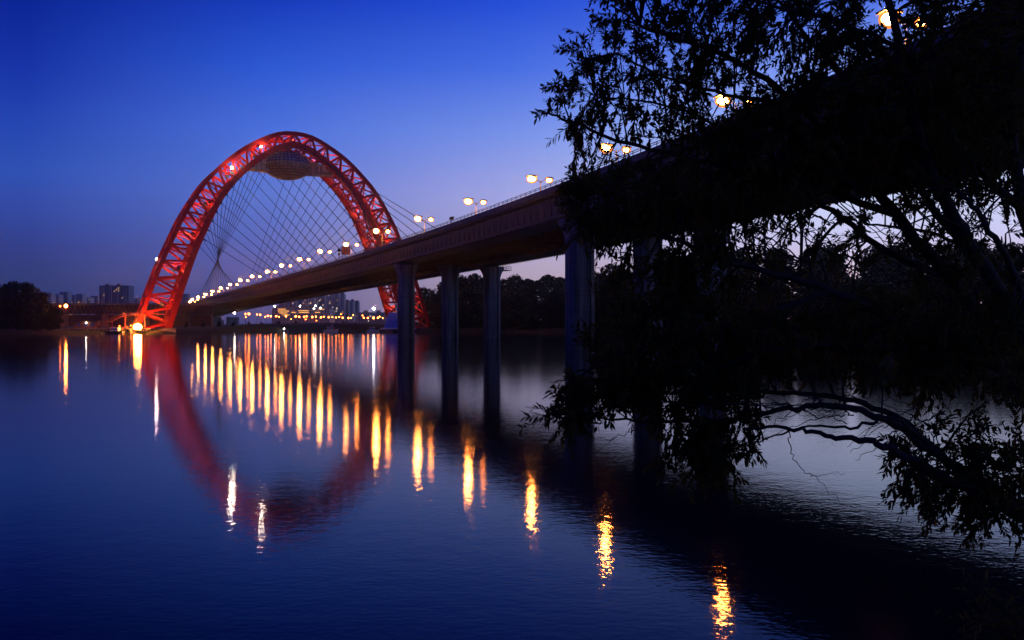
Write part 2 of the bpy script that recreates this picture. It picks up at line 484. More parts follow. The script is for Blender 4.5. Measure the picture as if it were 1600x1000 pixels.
for s_ in (137, 22):
    for t_ in (-14, 0, 14):
        o = pier(s_, t_)
        if s_ == 137 and t_ == 14:
            m = MB(); M = head_m(s_); c = at(s_, t_, 0); top = axis(s_)[2] - 4.95
            p = c + M @ Vector((4.0, 0, 0)); m.box((p.x, p.y, top - 1.7), (3.4, 4.6, .18), M)
            for dx in (2.6, 4.0, 5.6):
                for dy in (-2.2, 2.2):
                    p = c + M @ Vector((dx, dy, 0)); m.bar((p.x, p.y, top - 1.6), (p.x, p.y, top - .5), .1)
            for zz in (-.5, -1.05):
                for dy in (-2.2, 2.2):
                    p = c + M @ Vector((2.6, dy, 0)); q = c + M @ Vector((5.6, dy, 0)); m.bar((p.x, p.y, top + zz), (q.x, q.y, top + zz), .09)
                p = c + M @ Vector((5.6, -2.2, 0)); q = c + M @ Vector((5.6, 2.2, 0)); m.bar((p.x, p.y, top + zz), (q.x, q.y, top + zz), .09)
            m.build('service_platform', M_dark, o)
for t_ in (-13, 0, 13): pier(583, t_, flare=False, rx=4.6, ry=1.6)
for t_ in (-13, 13): pier(660, t_, flare=False, rx=4.4, ry=1.6)
ab = MB()
c = at(745, 0, 0); ab.box((c.x, c.y, (axis(745)[2] - 5) / 2), (36, 30, axis(745)[2] - 4.9), head_m(745))
ab.build('abutment', M_conc, bridge)

# arch ----------------------------------------------------------------
OUT = [(0, 103.5), (9, 102.3), (18.5, 97.8), (28, 91.6), (37, 83.3), (44.5, 74.8), (53, 60.8), (57.5, 51.5), (66.5, 30), (74.5, 6), (76, 1.2)]
INN = [(0, 97.4), (8, 95.6), (15.5, 91.0), (23.8, 84), (31, 76.4), (38.5, 65.3), (46.0, 49), (50.0, 39), (56, 21), (60.6, 6), (62, 1.2)]
def resample(P, n):
    # smooth (Catmull) then equal spacing
    Q = [(-P[1][0], P[1][1])] + P + [(2 * P[-1][0] - P[-2][0], 2 * P[-1][1] - P[-2][1])]
    D = []
    for i in range(1, len(Q) - 2):
        for k in range(20):
            t = k / 20; p0, p1, p2, p3 = Q[i - 1], Q[i], Q[i + 1], Q[i + 2]
            D.append(tuple(.5 * ((2 * p1[j]) + (-p0[j] + p2[j]) * t + (2 * p0[j] - 5 * p1[j] + 4 * p2[j] - p3[j]) * t * t + (-p0[j] + 3 * p1[j] - 3 * p2[j] + p3[j]) * t ** 3) for j in (0, 1)))
    D.append(P[-1])
    S = [0]
    for i in range(1, len(D)): S.append(S[-1] + math.dist(D[i], D[i - 1]))
    R_ = []
    for k in range(n + 1):
        x = S[-1] * k / n; i = 0
        while i < len(S) - 2 and S[i + 1] < x: i += 1
        w_ = (x - S[i]) / (S[i + 1] - S[i]) if S[i + 1] > S[i] else 0
        R_.append(tuple(D[i][j] * (1 - w_) + D[i + 1][j] * w_ for j in (0, 1)))
    return R_
NP = 15
ho, hi = resample(OUT, NP * 2), resample(INN, NP * 2)
outer = [(-u, z) for u, z in ho[::-1]] + ho[1:]
inner = [(-u, z) for u, z in hi[::-1]] + hi[1:]
HW = 11.0
def chord(mb, P, o, wu, wo):
    rings = []
    for i, (u, z) in enumerate(P):
        a = P[max(0, i - 1)]; b_ = P[min(len(P) - 1, i + 1)]
        t = Vector((b_[0] - a[0], b_[1] - a[1])).normalized(); nn = Vector((-t.y, t.x))
        rings.append([ap(u + nn.x * x * wu / 2, z + nn.y * x * wu / 2, o + y * wo / 2) for (x, y) in ((-1, -1), (1, -1), (1, 1), (-1, 1))])
    mb.loft(rings)
ch = MB()
for o in (-HW, HW):
    chord(ch, outer, o, 2.0, 1.6)
    chord(ch, inner, o, 2.9, 2.4)
arch = ch.build('arch', M_red_shaded, bridge)
NN = len(outer)      # panel points every 2nd sample
for o in (-HW, HW):
    br = MB()
    for i in range(0, NN - 2, 2):
        A, B = outer[i], outer[min(i + 2, NN - 1)]; C_, D_ = inner[i], inner[min(i + 2, NN - 1)]
        m_ = inner[i + 1]
        br.bar(ap(*A, o), ap(*m_, o), 1.05, .9, AN); br.bar(ap(*m_, o), ap(*B, o), 1.05, .9, AN)
        if 6 < i < NN - 8: br.bar(ap(*A, o), ap(*C_, o), .5, .5, AN)
    for i in range(0, NN, 2):
        for P in (outer, inner):
            p = ap(*P[i], o); q = ap(*P[min(i + 1, NN - 1)], o) if i + 1 < NN else p + Vector((0, 0, -1))
            d_ = (q - p).normalized(); br.bar(p - d_ * 1.5, p + d_ * 1.5, 2.1 if P is inner else 1.6, .9, AN)
    br.build('side_bracing', M_red_lit, arch)
cr = MB()
for i in range(0, NN, 2):
    for P in (outer, inner):
        cr.bar(ap(*P[i], -HW), ap(*P[i], HW), 1.1, 1.0)
        if i + 2 < NN:
            mid = P[i + 1]
            cr.bar(ap(*P[i], -HW), ap(*P[i + 2], HW), .75, .7); cr.bar(ap(*P[i], HW), ap(*P[i + 2], -HW), .75, .7)
    cr.bar(ap(*outer[i], -HW), ap(*inner[i], 0), .4, .4); cr.bar(ap(*outer[i], HW), ap(*inner[i], 0), .4, .4)
cr.build('cross_bracing', M_red_lit, arch)
# walkway along the inner chord
wk = MB()
for i in range(4, NN - 5):
    wk.bar(ap(inner[i][0], inner[i][1] + .4, 3), ap(inner[i + 1][0], inner[i + 1][1] + .4, 3), .25, 2.2, AN)
    wk.bar(ap(inner[i][0], inner[i][1] + .4, -4), ap(inner[i + 1][0], inner[i + 1][1] + .4, -4), .25, 2.2, AN)
wk.build('inner_walkway', M_red_lit, arch)
# feet
for sg in (-1, 1):
    for P in (outer, inner):
        u, z = P[0] if sg < 0 else P[-1]
        for o in (-HW, HW):
            ft = MB(); ft.box(ap(u, .4, o), (6.5, 6.5, 3.4), Matrix.Rotation(TH, 3, 'Z')); ft.box(ap(u, 2.2, o), (4.4, 4.4, .5), Matrix.Rotation(TH, 3, 'Z'))
            ft.build('footing', M_conc, arch)

# stay cables ---------------------------------------------------------
S_ARCH = 361.0
def inner_at(f):
    k = f * (len(inner) - 1); i = min(int(k), len(inner) - 2); w_ = k - i
    return tuple(inner[i][j] * (1 - w_) + inner[i + 1][j] * w_ for j in (0, 1))
NC = 14
for side in (-1, 1):
    for drc in (-1, 1):
        for k in range(NC):
            t = k / (NC - 1)
            f = .205 + t * .275
            if side > 0: f = 1 - f
            u, z = inner_at(f)
            A = ap(u, z - .6, HW if drc < 0 else -HW)
            B = at(S_ARCH + drc * (38 + 168 * t), side * 16.6, .2)
            m = MB(); m.tube([A, B], .13, 6)
            d = (B - A).normalized()
            m.tube([A, A + d * 3.2], .34, 6); m.tube([B - d * 1.6, B], .28, 6)
            m.build('stay_cable', M_cable, bridge)

# observation pod -----------------------------------------------------
PC = ap(-1.2, 0, 0); PZ = 87.6
def pod_r(z):      # radius over height, z relative to the widest belt
    if z >= 0: return 12.3 * max(0, 1 - (z / 8.4) ** 2.3) ** .5
    return 12.3 * max(0, 1 - (-z / 6.9) ** 1.9) ** .62
def pod_part(z0, z1, nz, n=48, gr=0):
    m = MB(); rings = []
    for j in range(nz + 1):
        z = z0 + (z1 - z0) * j / nz; r = pod_r(z) + gr
        rings.append([(PC.x + r * math.cos(2 * math.pi * k / n), PC.y + r * math.sin(2 * math.pi * k / n), PZ + z) for k in range(n)])
    m.loft(rings, smooth=True); return m
pod = pod_part(-6.88, 1.2, 12).build('observation_pod', M_pod, bridge)
pod_part(1.2, 8.38, 10, gr=-.05).build('glazing', M_glass, pod)
mu = MB()
for j, z in enumerate((-5.6, -4.4, -3.2, -2.0, -.9, .2, 1.2, 2.6, 4.2, 5.8)):
    r = pod_r(z) + .08
    mu.tube([(PC.x + r * math.cos(2 * math.pi * k / 48), PC.y + r * math.sin(2 * math.pi * k / 48), PZ + z) for k in range(49)], .16 if z < 1.3 else .07, 5, cap=False)
for k in range(36):
    a = 2 * math.pi * k / 36
    mu.tube([(PC.x + (pod_r(z) + .06) * math.cos(a), PC.y + (pod_r(z) + .06) * math.sin(a), PZ + z) for z in [-6.4 + .85 * q for q in range(17)]], .08, 5, cap=False)
mu.build('mullion_grid', mat('mullion_metal', (.42, .34, .24), .4, metal=.6), pod)
for sg in (-1, 1):
    m = MB(); rings = []
    for u, zl, zh, hw in ((9.5, -3.4, 3.2, 3.4), (14, -3.2, 2.7, 3.6), (19, -3.0, 1.6, 4.0), (23.6, -2.6, -.6, 4.6), (25.2, -2.3, -1.6, 5.0)):
        rings.append([ap(sg * u, PZ + zl, -hw), ap(sg * u, PZ + zh, -hw), ap(sg * u, PZ + zh, hw), ap(sg * u, PZ + zl, hw)])
    m.loft(rings); wg = m.build('access_wing', M_wing, pod)
    wr = MB()
    for q in range(5):
        u = 10.5 + q * 2.6; wr.bar(ap(sg * u, PZ - 3.3, 4.6), ap(sg * u, PZ + 2.0 - q * .35, 4.4), .18)
    wr.build('wing_rib', M_dark, wg)
# white lettering on the right wing
cu = bpy.data.curves.new('lettering', 'FONT'); cu.body = 'TR'; cu.size = 4.6; cu.extrude = .06
tmp = bpy.data.objects.new('lettering_tmp', cu); COL.objects.link(tmp)
dg = bpy.context.evaluated_depsgraph_get()
me = bpy.data.meshes.new_from_object(tmp.evaluated_get(dg)); bpy.data.objects.remove(tmp)
me.materials.clear(); me.materials.append(M_white)
Mx = Matrix.Translation(ap(13.4, PZ - 1.6, 4.75)) @ Matrix((( AE.x, 0, AN.x), (AE.y, 0, AN.y), (0, 1, 0))).to_4x4()
me.transform(Matrix.Translation(-WORLD_OFF[bridge.name]) @ Mx)
lt = bpy.data.objects.new('lettering', me); COL.objects.link(lt); lt.parent = wg
hg = MB()
for q in (-6, -2, 2, 6):
    hg.bar(ap(q, PZ + 7.0, 3), ap(q, 97.2, 6), .35); hg.bar(ap(q, PZ + 7.0, -3), ap(q, 97.2, -6), .35)
hg.bar(ap(-6, PZ + 7.1, 3), ap(6, PZ + 7.1, 3), .3); hg.bar(ap(-6, PZ + 7.1, -3), ap(6, PZ + 7.1, -3), .3); hg.bar(ap(0, PZ + 7.1, -3), ap(0, PZ + 7.1, 3), .3)
hg.build('pod_hanger', M_red_shaded, pod)

# hoarding panels on the right foot
hb = MB()
pF = ap(inner[-1][0] - 1, 0, HW + 4)
# ------------------------------------------------------------------ lamps on the arch
def arch_lamp(name, u, z, o, r, m_l, label, group='floodlights inside the arch truss', shade=False):
    p = ap(u, z, o)
    e = empty(name, p, label, 'floodlight', group)
    h = MB(); h.box(p + Vector((0, 0, -r - .25)), (r * 1.7, r * 1.7, .4)); h.bar(p + Vector((0, 0, -r - 1.0)), p + Vector((0, 0, -r - .3)), .25)
    h.build('housing', M_dark, e)
    if shade:
        h = MB()
        h.box(p + AN * (r + .5) + Vector((0, 0, .15)), (1.7, .12, 1.5 + r), Matrix.Rotation(TH, 3, 'Z')); h.box(p + Vector((0, 0, -r - .08)), (2.6, r * 2 + 1.2, .12), Matrix.Rotation(TH, 3, 'Z'))
        h.build('shade', M_dark, e)
    l = MB(); l.sphere(p, r, 12, 8); l.build('lens', m_l, e)
    return e
ORD = 'first second third fourth fifth sixth seventh eighth ninth tenth eleventh twelfth thirteenth fourteenth fifteenth sixteenth seventeenth eighteenth nineteenth twentieth last'.split()
NL = 13
for k in range(NL):
    f = .055 + .89 * k / (NL - 1)
    i = f * (len(inner) - 1)
    ui, zi = inner_at(f)
    j = min(int(i), len(outer) - 2); w_ = i - j
    uo = outer[j][0] * (1 - w_) + outer[j + 1][0] * w_; zo = outer[j][1] * (1 - w_) + outer[j + 1][1] * w_
    for o, wd in ((6.4, .32), (-6.6, .35)):
        arch_lamp('floodlight', ui * (1 - wd) + uo * wd, zi * (1 - wd) + zo * wd, o, .34, L_wh,
              'shaded floodlight in the arch truss, %s of 13 from the left foot, %s side' % (ORD[k], 'near' if o > 0 else 'far'), shade=True)
def plane_hit(x, y, o):
    d = Vector(((x - 800) / FPX, 1, 0)); D = (AN.dot(ARC_C + AN * o)) / AN.dot(d)
    p = d * D; return (p - ARC_C).dot(AE), CAMZ + (HY - y) / FPX * D
u, z = plane_hit(362, 262, HW + 1.6); arch_lamp('floodlight', u, z, HW + 1.6, .62, L_wh2, 'brightest white floodlight on the upper left curve of the red arch')
u, z = plane_hit(408, 229, HW + 1.6); arch_lamp('floodlight', u, z, HW + 1.6, .45, L_wh2, 'white floodlight on the arch just left of the hanging pod')
u, z = plane_hit(243, 405, -HW); arch_lamp('floodlight', u + .6, z, -HW, .55, glow('pink_lamp', (1, .62, .6), 260), 'pinkish white floodlight on the outer edge of the left arch leg')

# lamp cluster at the left foot
p = px(214, 511, 418); p.z = max(p.z, 2.6)
e = empty('floodlight', p, 'blazing orange floodlight at the foot of the left arch leg by the water', 'floodlight')
m = MB(); m.box(p + Vector((0, 0, -1.6)), (3.4, 2.4, .9)); m.bar(p + Vector((0, 1.2, -1.2)), p + Vector((0, 1.6, .4)), 2.6, .3); m.build('housing', M_dark, e)
m = MB(); m.sphere(p, (2.6, 1.4, 2.1), 16, 10); m.build('lens', L_foot, e)  # oversized globe: glare round the floodlight put into its shape

# ------------------------------------------------------------------ street lamps on the deck
PL = [(1390, 30), (1130, 158), (947, 232), (831, 280), (732, 315), (653, 342), (588, 361), (541, 382), (500, 393), (468, 405), (440, 415), (417.6, 424.5),
      (394, 432), (375.5, 438), (359.5, 444.5), (345, 450), (332, 455), (321, 460), (309.6, 464), (300.5, 468), (293, 471.5)]
def make_lamp(loc, h, near):
    e = empty('street_lamp', loc, '', 'street lamp', 'double street lamps along the bridge deck')
    B = Vector(loc)
    m = MB(); m.tube([B, B + Vector((0, 0, .8)), B + Vector((0, 0, h - .1))], [.22, .15, .09], 10); m.build('pole', M_pole, e)
    for sg, r, lm in ((-1, (1.35, 1.15, 1.15), L_or), (1, (.95, .8, .8), L_or2)):
        a = MB(); a.tube([B + Vector((0, 0, h - .9)), B + Vector((sg * .7, 0, h - .15)), B + Vector((sg * 1.5, 0, h + .2)), B + Vector((sg * 2.3, 0, h + .3))], [.09, .08, .07, .06], 8)
        a.build('arm', M_pole, e)
        c = B + Vector((sg * 2.3, 0, h))
        hd = MB(); hd.box(c + Vector((0, 0, r[2] * .62 + .13)), (r[0] * 1.9, r[1] * 1.5, .24)); hd.box(c + Vector((0, 0, r[2] * .62 + .32)), (r[0] * 1.2, r[1] * .9, .18))
        ho_ = hd.build('lamp_head', M_dark, e)
        ln = MB(); ln.sphere(c, r, 14, 10); ln.build('lens', lm, ho_)  # globe larger than a real lens, standing in for the lamp's halo
    return e
proto = None
for i, (x, y) in enumerate(PL):
    lo, hi_ = -125.0, 800.0
    for _ in range(50):
        md = (lo + hi_) / 2; q = at(md, -2.3, 0); xx_ = 800 + FPX * q.x / q.y
        if xx_ > x: lo = md
        else: hi_ = md
    s_ = (lo + hi_) / 2
    q = at(s_, -2.3, 0); zt = CAMZ + (HY - y) / FPX * q.y
    base = at(s_, 0, .01); ang_ = axis(s_)[1]; h = zt - base.z
    if proto is None:
        proto = make_lamp(base, 12.0, i < 6); o = proto; pk = kids(proto)
    else:
        o = copy_tree(proto, pk)
    o.location = base; o.rotation_euler = (0, 0, ang_); o.scale = (1, 1, 1)
    o.location.z = base.z + (h - 12.0)
    # keep the foot on the deck: stretch only the height
    o.location.z = base.z; o.scale = (1, 1, h / 12.0)
    o['label'] = 'double-armed orange street lamp on the bridge deck, %s from the right' % ORD[i]
    o['group'] = 'double street lamps along the bridge deck'

# ------------------------------------------------------------------ small things on the deck
c = at(214, -15.2, 0)
def edge_at(x, t=-16.0):
    lo, hi_ = -100.0, 700.0
    for _ in range(50):
        md = (lo + hi_) / 2; q = at(md, t, 0)
        if 800 + FPX * q.x / q.y > x: lo = md
        else: hi_ = md
    return lo
s_ = edge_at(540, -15.5); B = at(s_, -15.5, 0); Mh = head_m(s_)
e = empty('road_sign', B, 'square orange-red sign board standing above the deck railing left of the arch leg', 'road sign')
m = MB()
for q in (-1.1, 1.1):
    p = Mh @ Vector((q, 0, 0)); m.bar(B + p, B + p + Vector((0, 0, 3.0)), .18)
m.build('post', M_pole, e)
m = MB(); m.box(B + Vector((0, 0, 4.1)), (3.1, .2, 2.7), Mh); bo = m.build('board', M_sign, e)
m = MB()
f_ = Mh @ Vector((0, -.16, 0))
for dz in (-1.3, 0, 1.3): 
    p = Mh @ Vector((1.5, 0, 0)); m.bar(B + f_ - p + Vector((0, 0, 4.1 + dz)), B + f_ + p + Vector((0, 0, 4.1 + dz)), .2)
for dx in (-1.5, -.5, .5, 1.5):
    p = Mh @ Vector((dx, 0, 0)); m.bar(B + f_ + p + Vector((0, 0, 2.8)), B + f_ + p + Vector((0, 0, 5.4)), .18)
m.build('board_frame', mat('sign_frame', (.10, .05, .03), .6), bo)
s_ = edge_at(530, -16.6); B = at(s_, -16.6, 0); Mh = head_m(s_)
e = empty('signal_post', B, 'dark signal post with round heads on the deck edge beside the square sign', 'signal post')
m = MB(); m.tube([B, B + Vector((0, 0, 4.4))], .12, 8); m.build('pole', M_dark, e)
m = MB(); m.sphere(B + Vector((0, 0, 4.7)), .7, 12, 8); m.sphere(B + Vector((0, 0, 3.2)), .5, 12, 8); m.build('signal_head', M_dark, e)
s_ = edge_at(705, -18.0); B = at(s_, -17.9, .75); Mh = head_m(s_)
e = empty('camera_box', B, 'small dark camera box on the parapet between the third lamp and the arch', 'camera')
m = MB(); m.bar(B, B + Vector((0, 0, .9)), .15); m.build('bracket', M_dark, e)
m = MB(); m.box(B + Vector((0, 0, 1.2)), (.7, 1.5, .6), Mh); p = Mh @ Vector((0, -.9, 0)); m.box(B + p + Vector((0, 0, 1.45)), (.85, .7, .1), Mh); m.build('box', M_dark, e)

# ------------------------------------------------------------------ far bank: hoarding, boats, landing stage, viaduct
def land_z(x, d): return 2.0
# right foot panels
pz = 2.3
B = ap(54.6, pz, HW + 3.5)
e = empty('hoarding', B, 'blue and white hoarding around the right arch foot behind the pier', 'hoarding')
m = MB(); rr_ = []
for z_, hw_ in ((0, 7.2), (8.3, 4.3)):
    rr_.append([B + AE * -hw_ + AN * -.2 + Vector((0, 0, z_)), B + AE * hw_ * .15 + AN * -.2 + Vector((0, 0, z_)), B + AE * hw_ * .15 + AN * .2 + Vector((0, 0, z_)), B + AE * -hw_ + AN * .2 + Vector((0, 0, z_))])
m.loft(rr_); m.build('blue_panel', M_blue, e)
m = MB(); rr_ = []
for z_, a_, b_ in ((0, 1.6, 7.6), (13.5, -1.2, 1.2)):
    rr_.append([B + AE * a_ + AN * -.2 + Vector((0, 0, z_)), B + AE * b_ + AN * -.2 + Vector((0, 0, z_)), B + AE * b_ + AN * .2 + Vector((0, 0, z_)), B + AE * a_ + AN * .2 + Vector((0, 0, z_))])
m.loft(rr_); wp = m.build('white_panel', M_white, e)
m = MB()
for k in range(8):
    f = k / 8; a_ = 1.6 * (1 - f) - 1.2 * f + .5; b_ = 7.6 * (1 - f) + 1.2 * f - .5
    z_ = .8 + k * 1.5
    q = [(a_, z_), ((a_ + b_) / 2, z_ + .9), (b_, z_ + .2)]
    m.tube([B + AE * u_ + AN * .3 + Vector((0, 0, w_)) for u_, w_ in q], .22, 5)
    if k % 2: m.tube([B + AE * (a_ + .4) + AN * .3 + Vector((0, 0, z_)), B + AE * (a_ + .9) + AN * .3 + Vector((0, 0, z_ + 1.2))], .2, 5)
m.build('painted_marks', M_green, wp)
m = MB(); m.box(B + AE * 1 + AN * .5 + Vector((0, 0, -.35)), (20, 2.6, .7), Matrix.Rotation(TH, 3, 'Z')); m.build('base_slab', M_white, e)

# graffiti wall under the far end of the deck is a part of the pier wall
gp = at(583, -13, 0)
gm = MB(); Mh = head_m(583)
for k in range(9):
    a = 2 * math.pi * k / 9 + .3; L = random.uniform(1.0, 2.2)
    c0 = Vector((gp.x, gp.y, 6.5)) + Mh @ Vector((1.0, -1.72, 0))
    gm.bar(c0 + Mh @ Vector((math.cos(a) * .5, 0, 0)) + Vector((0, 0, math.sin(a) * .5)), c0 + Mh @ Vector((math.cos(a) * L, 0, 0)) + Vector((0, 0, math.sin(a) * L)), .5, .08, Mh @ Vector((0, 1, 0)))
gw = [o for o in bpy.data.objects if o.name.startswith('pier') and o.parent == bridge][6]
gm.build('graffiti', M_white, gw)

def boat(name, x, d, L, label, cat='boat', mast=0, rot=0, cabin=True, hullm=None):
    B = px(x, HY, d); B.z = 0
    M = Matrix.Rotation(rot, 3, 'Z')
    e = empty(name, B, label, cat)
    m = MB(); rings = []
    for f, wv, zk in ((-.5, .85, 0), (-.3, 1, -.05), (.1, 1, -.05), (.35, .65, .15), (.5, .08, .5)):
        x_ = f * L; w_ = wv * L * .15
        rings.append([B + M @ Vector((x_, yy_, zz_)) for yy_, zz_ in ((-w_ * .6, -.3), (w_ * .6, -.3), (w_, 1.1 + zk), (-w_, 1.1 + zk))])
    m.loft(rings); m.build('hull', hullm or M_white, e)
    if cabin:
        m = MB(); m.box(B + M @ Vector((-.08 * L, 0, 1.9)), (L * .42, L * .2, 1.5), M); cb_ = m.build('cabin', M_white, e)
        m = MB(); m.box(B + M @ Vector((-.08 * L, 0, 2.05)), (L * .425, L * .205, .55), M); m.build('window_band', M_glass, cb_)
        m = MB(); m.box(B + M @ Vector((-.08 * L, 0, 2.75)), (L * .46, L * .23, .14), M); m.build('roof', M_white, e)
    if mast:
        m = MB(); m.tube([B + M @ Vector((.12 * L, 0, 1.2)), B + M @ Vector((.06 * L, 0, 1.2 + mast))], .14, 6); m.tube([B + M @ Vector((.3 * L, 0, 1.4)), B + M @ Vector((.06 * L, 0, 1.0 + mast))], .08, 5); m.build('mast', M_white, e)
    return e
boat('motor_boat', 517, 512, 8.2, 'white motor boat with short mast moored at the middle of the far bank', mast=3.2, rot=.1)
boat('moored_boat', 583, 492, 6.8, 'pale cabin boat moored left of the hoarded arch foot', rot=.05)
boat('launch', 178, 412, 9, 'small dark-hulled launch at the landing stage left of the arch foot', rot=3.0, hullm=M_dark)
# lit pontoon
P = px(419, HY, 520); P.z = 0
e = empty('pontoon', P, 'long low pontoon with white lights at the waterline below the deck', 'pontoon')
m = MB(); m.box(P + Vector((0, 0, .35)), (23, 3.2, .9)); m.build('float', M_conc, e)
m = MB()
for k in range(9): m.bar(P + Vector((-11 + k * 2.75, -1.4, .8)), P + Vector((-11 + k * 2.75, -1.4, 1.8)), .1)
m.bar(P + Vector((-11, -1.4, 1.8)), P + Vector((11, -1.4, 1.8)), .1); m.build('railing', M_rail, e)
for q in (-7.5, -1.2, 1.5, 4.2, 9.8):
    m = MB(); m.sphere(P + Vector((q, -1.6, 1.6)), .32, 8, 6); m.build('lamp_globe', L_farw, e)

# landing stage to the left of the arch foot
P = px(178, HY, 424); P.z = 0
e = empty('landing_stage', P, 'rust-red landing stage with huts and sloping gangway left of the arch foot', 'landing stage')
m = MB()
for k in range(26):
    x_ = -22 + k * 1.5; m.tube([P + Vector((x_, random.uniform(-.6, .6), -1)), P + Vector((x_, random.uniform(-.6, .6), 1.9 + random.uniform(-.3, .8)))], .3, 6)
m.build('pile_row', M_bark, e)
m = MB(); m.box(P + Vector((-3, 1.5, 2.2)), (42, 5, .5)); m.build('platform', M_conc, e)
m = MB(); m.box(P + Vector((-14, 3, 4.0)), (11, 4, 3.2)); hut = m.build('hut', M_brick, e)
m = MB(); m.box(P + Vector((-14, 3, 5.8)), (12, 5, .35)); m.build('hut_roof', M_dark, hut)
for q in (-17.4, -14, -10.6):
    m = MB(); m.box(P + Vector((q, .95, 4.1)), (1.4, .12, 1.2)); m.build('window', M_glass, hut)
m = MB()
g0, g1, g2 = P + Vector((-8, 2, 3.2)), P + Vector((4.5, 2, 8.6)), P + Vector((14, 2, 8.8))
for a_, b_ in ((g0, g1), (g1, g2)):
    m.bar(a_, b_, 1.8, .3); m.bar(a_ + Vector((0, -.9, 1)), b_ + Vector((0, -.9, 1)), .12)
    for k in range(9):
        f = k / 8; c0 = a_.lerp(b_, f) + Vector((0, -.9, 0)); m.bar(c0, c0 + Vector((0, 0, 1)), .09)
for c0 in (g0.lerp(g1, .5), g1, g2): m.bar(Vector((c0.x, c0.y, 1)), c0, .35)
m.build('gangway', mat('gangway_red', (.42, .10, .06), .5), e)
for q, L_ in ((-1.5, 3.2), (5, 4.2)):
    m = MB(); m.box(P + Vector((q, -.5, 3.1)), (L_, 1.6, .25)); m.box(P + Vector((q, -.4, 2.72)), (.3, .3, .6)); m.build('awning', M_sign, e)
for q, zz_, lm in ((-13.5, 5.0, L_farw), (2.5, 3.6, L_far), (8.0, 3.7, L_far)):
    m = MB(); m.sphere(P + Vector((q, .4, zz_)), .24, 8, 6); m.build('lamp_globe', lm, e)

# road viaduct in the left background
V0, V1 = px(40, 474, 560), px(300, 474, 560); Vz = V0.z
e = empty('road_viaduct', Vector((V0.x, V0.y, 0)), 'low dark beam viaduct crossing behind the left arch leg', 'viaduct')
m = MB(); m.box(((V0.x + V1.x) / 2 - 30, 560, Vz - .6), (V1.x - V0.x + 90, 14, 1.2)); vd = m.build('deck_slab', M_conc, e)
m = MB(); m.box(((V0.x + V1.x) / 2 - 30, 556, Vz - 4.0), (V1.x - V0.x + 90, 1.0, 5.4)); m.build('girder', M_gird, e)
m = MB(); x_ = V0.x - 70
while x_ < V1.x + 10:
    m.bar((x_, 555.2, Vz - 1.3), (x_ + 1.4, 555.2, Vz - 6.5), .35); m.bar((x_ + 2.8, 555.2, Vz - 1.3), (x_ + 1.4, 555.2, Vz - 6.5), .35); x_ += 2.8
m.build('web_bracing', M_brick, vd)
m = MB(); x_ = V0.x - 70
while x_ < V1.x + 10: m.bar((x_, 553.2, Vz), (x_, 553.2, Vz + 1.1), .1); x_ += 2.2
m.bar((V0.x - 70, 553.2, Vz + 1.1), (V1.x + 12, 553.2, Vz + 1.1), .14); m.build('railing', M_pole, vd)
for k in range(7):
    m = MB(); xk = V0.x - 55 + k * 26; m.box((xk, 560, (Vz - 6.7) / 2 + 1), (3.2, 9, Vz - 6.7 - .02 + 0)); m.box((xk, 560, Vz - 6.95 + .1), (4.4, 11, .5)); m.build('column', M_brick, e)

q0, q1 = px(60, 500, 600), px(262, 500, 600)
m = MB(); m.box(((q0.x + q1.x) / 2, 600, 5.6), (q1.x - q0.x + 60, 3, 9.5))
e = empty('quay_wall', ((q0.x + q1.x) / 2, 600, 0), 'long rust-brown quay wall under the low viaduct left of the arch', 'wall'); m.build('wall_face', M_brick, e)
m = MB(); m.box(((q0.x + q1.x) / 2, 599.5, 10.5), (q1.x - q0.x + 61, 4.4, .4)); m.build('coping', M_conc, e)

# ------------------------------------------------------------------ single lamps of the far bank
def post_lamp(name, x, y, d, r, lm, label, group=None, h=None, cat='street lamp', zb=2.0):
    P = px(x, y, d)
    e = empty(name, Vector((P.x, d, zb)), label, cat, group)
    m = MB(); m.tube([(P.x, d, zb - .6), (P.x, d, P.z)], [.16, .09], 6); m.build('pole', M_pole, e)
    m = MB(); m.sphere(P, r, 10, 8); m.build('lamp_globe', lm, e)
    return e
post_lamp('shore_lamp', 103, 478, 424, 1.0, globe('shore_sodium', (1, .24, .03), (1, .12, .01), 700, 1.2), 'bright orange shore lamp on a tall pole at the left water edge', zb=1.0)
post_lamp('shore_lamp', 94, 478.5, 470, .5, L_far, 'small dim orange lamp just left of the bright shore lamp')
post_lamp('shore_lamp', 65, 472.5, 470, .4, L_farw, 'small white lamp at the edge of the dark left bank trees')
post_lamp('mast_light', 584, 482, 760, .95, glow('mast_white', (.95, .97, 1), 120), 'white floodlight on a mast in the right background', cat='mast light')
post_lamp('street_lamp', 657, 491, 520, .42, L_farw, 'small white lamp low between the first pier and right arch leg', zb=2.4)
post_lamp('street_lamp', 366.5, 489, 640, .6, L_farw, 'white lamp under the far end of the bridge deck')
post_lamp('street_lamp', 272, 478, 640, .5, L_farw, 'pale lamp on a tall curved post right of the left arch leg')
post_lamp('street_lamp', 278.5, 476, 640, .5, L_farw, 'pale lamp on a post at the far end of the bridge ramp')
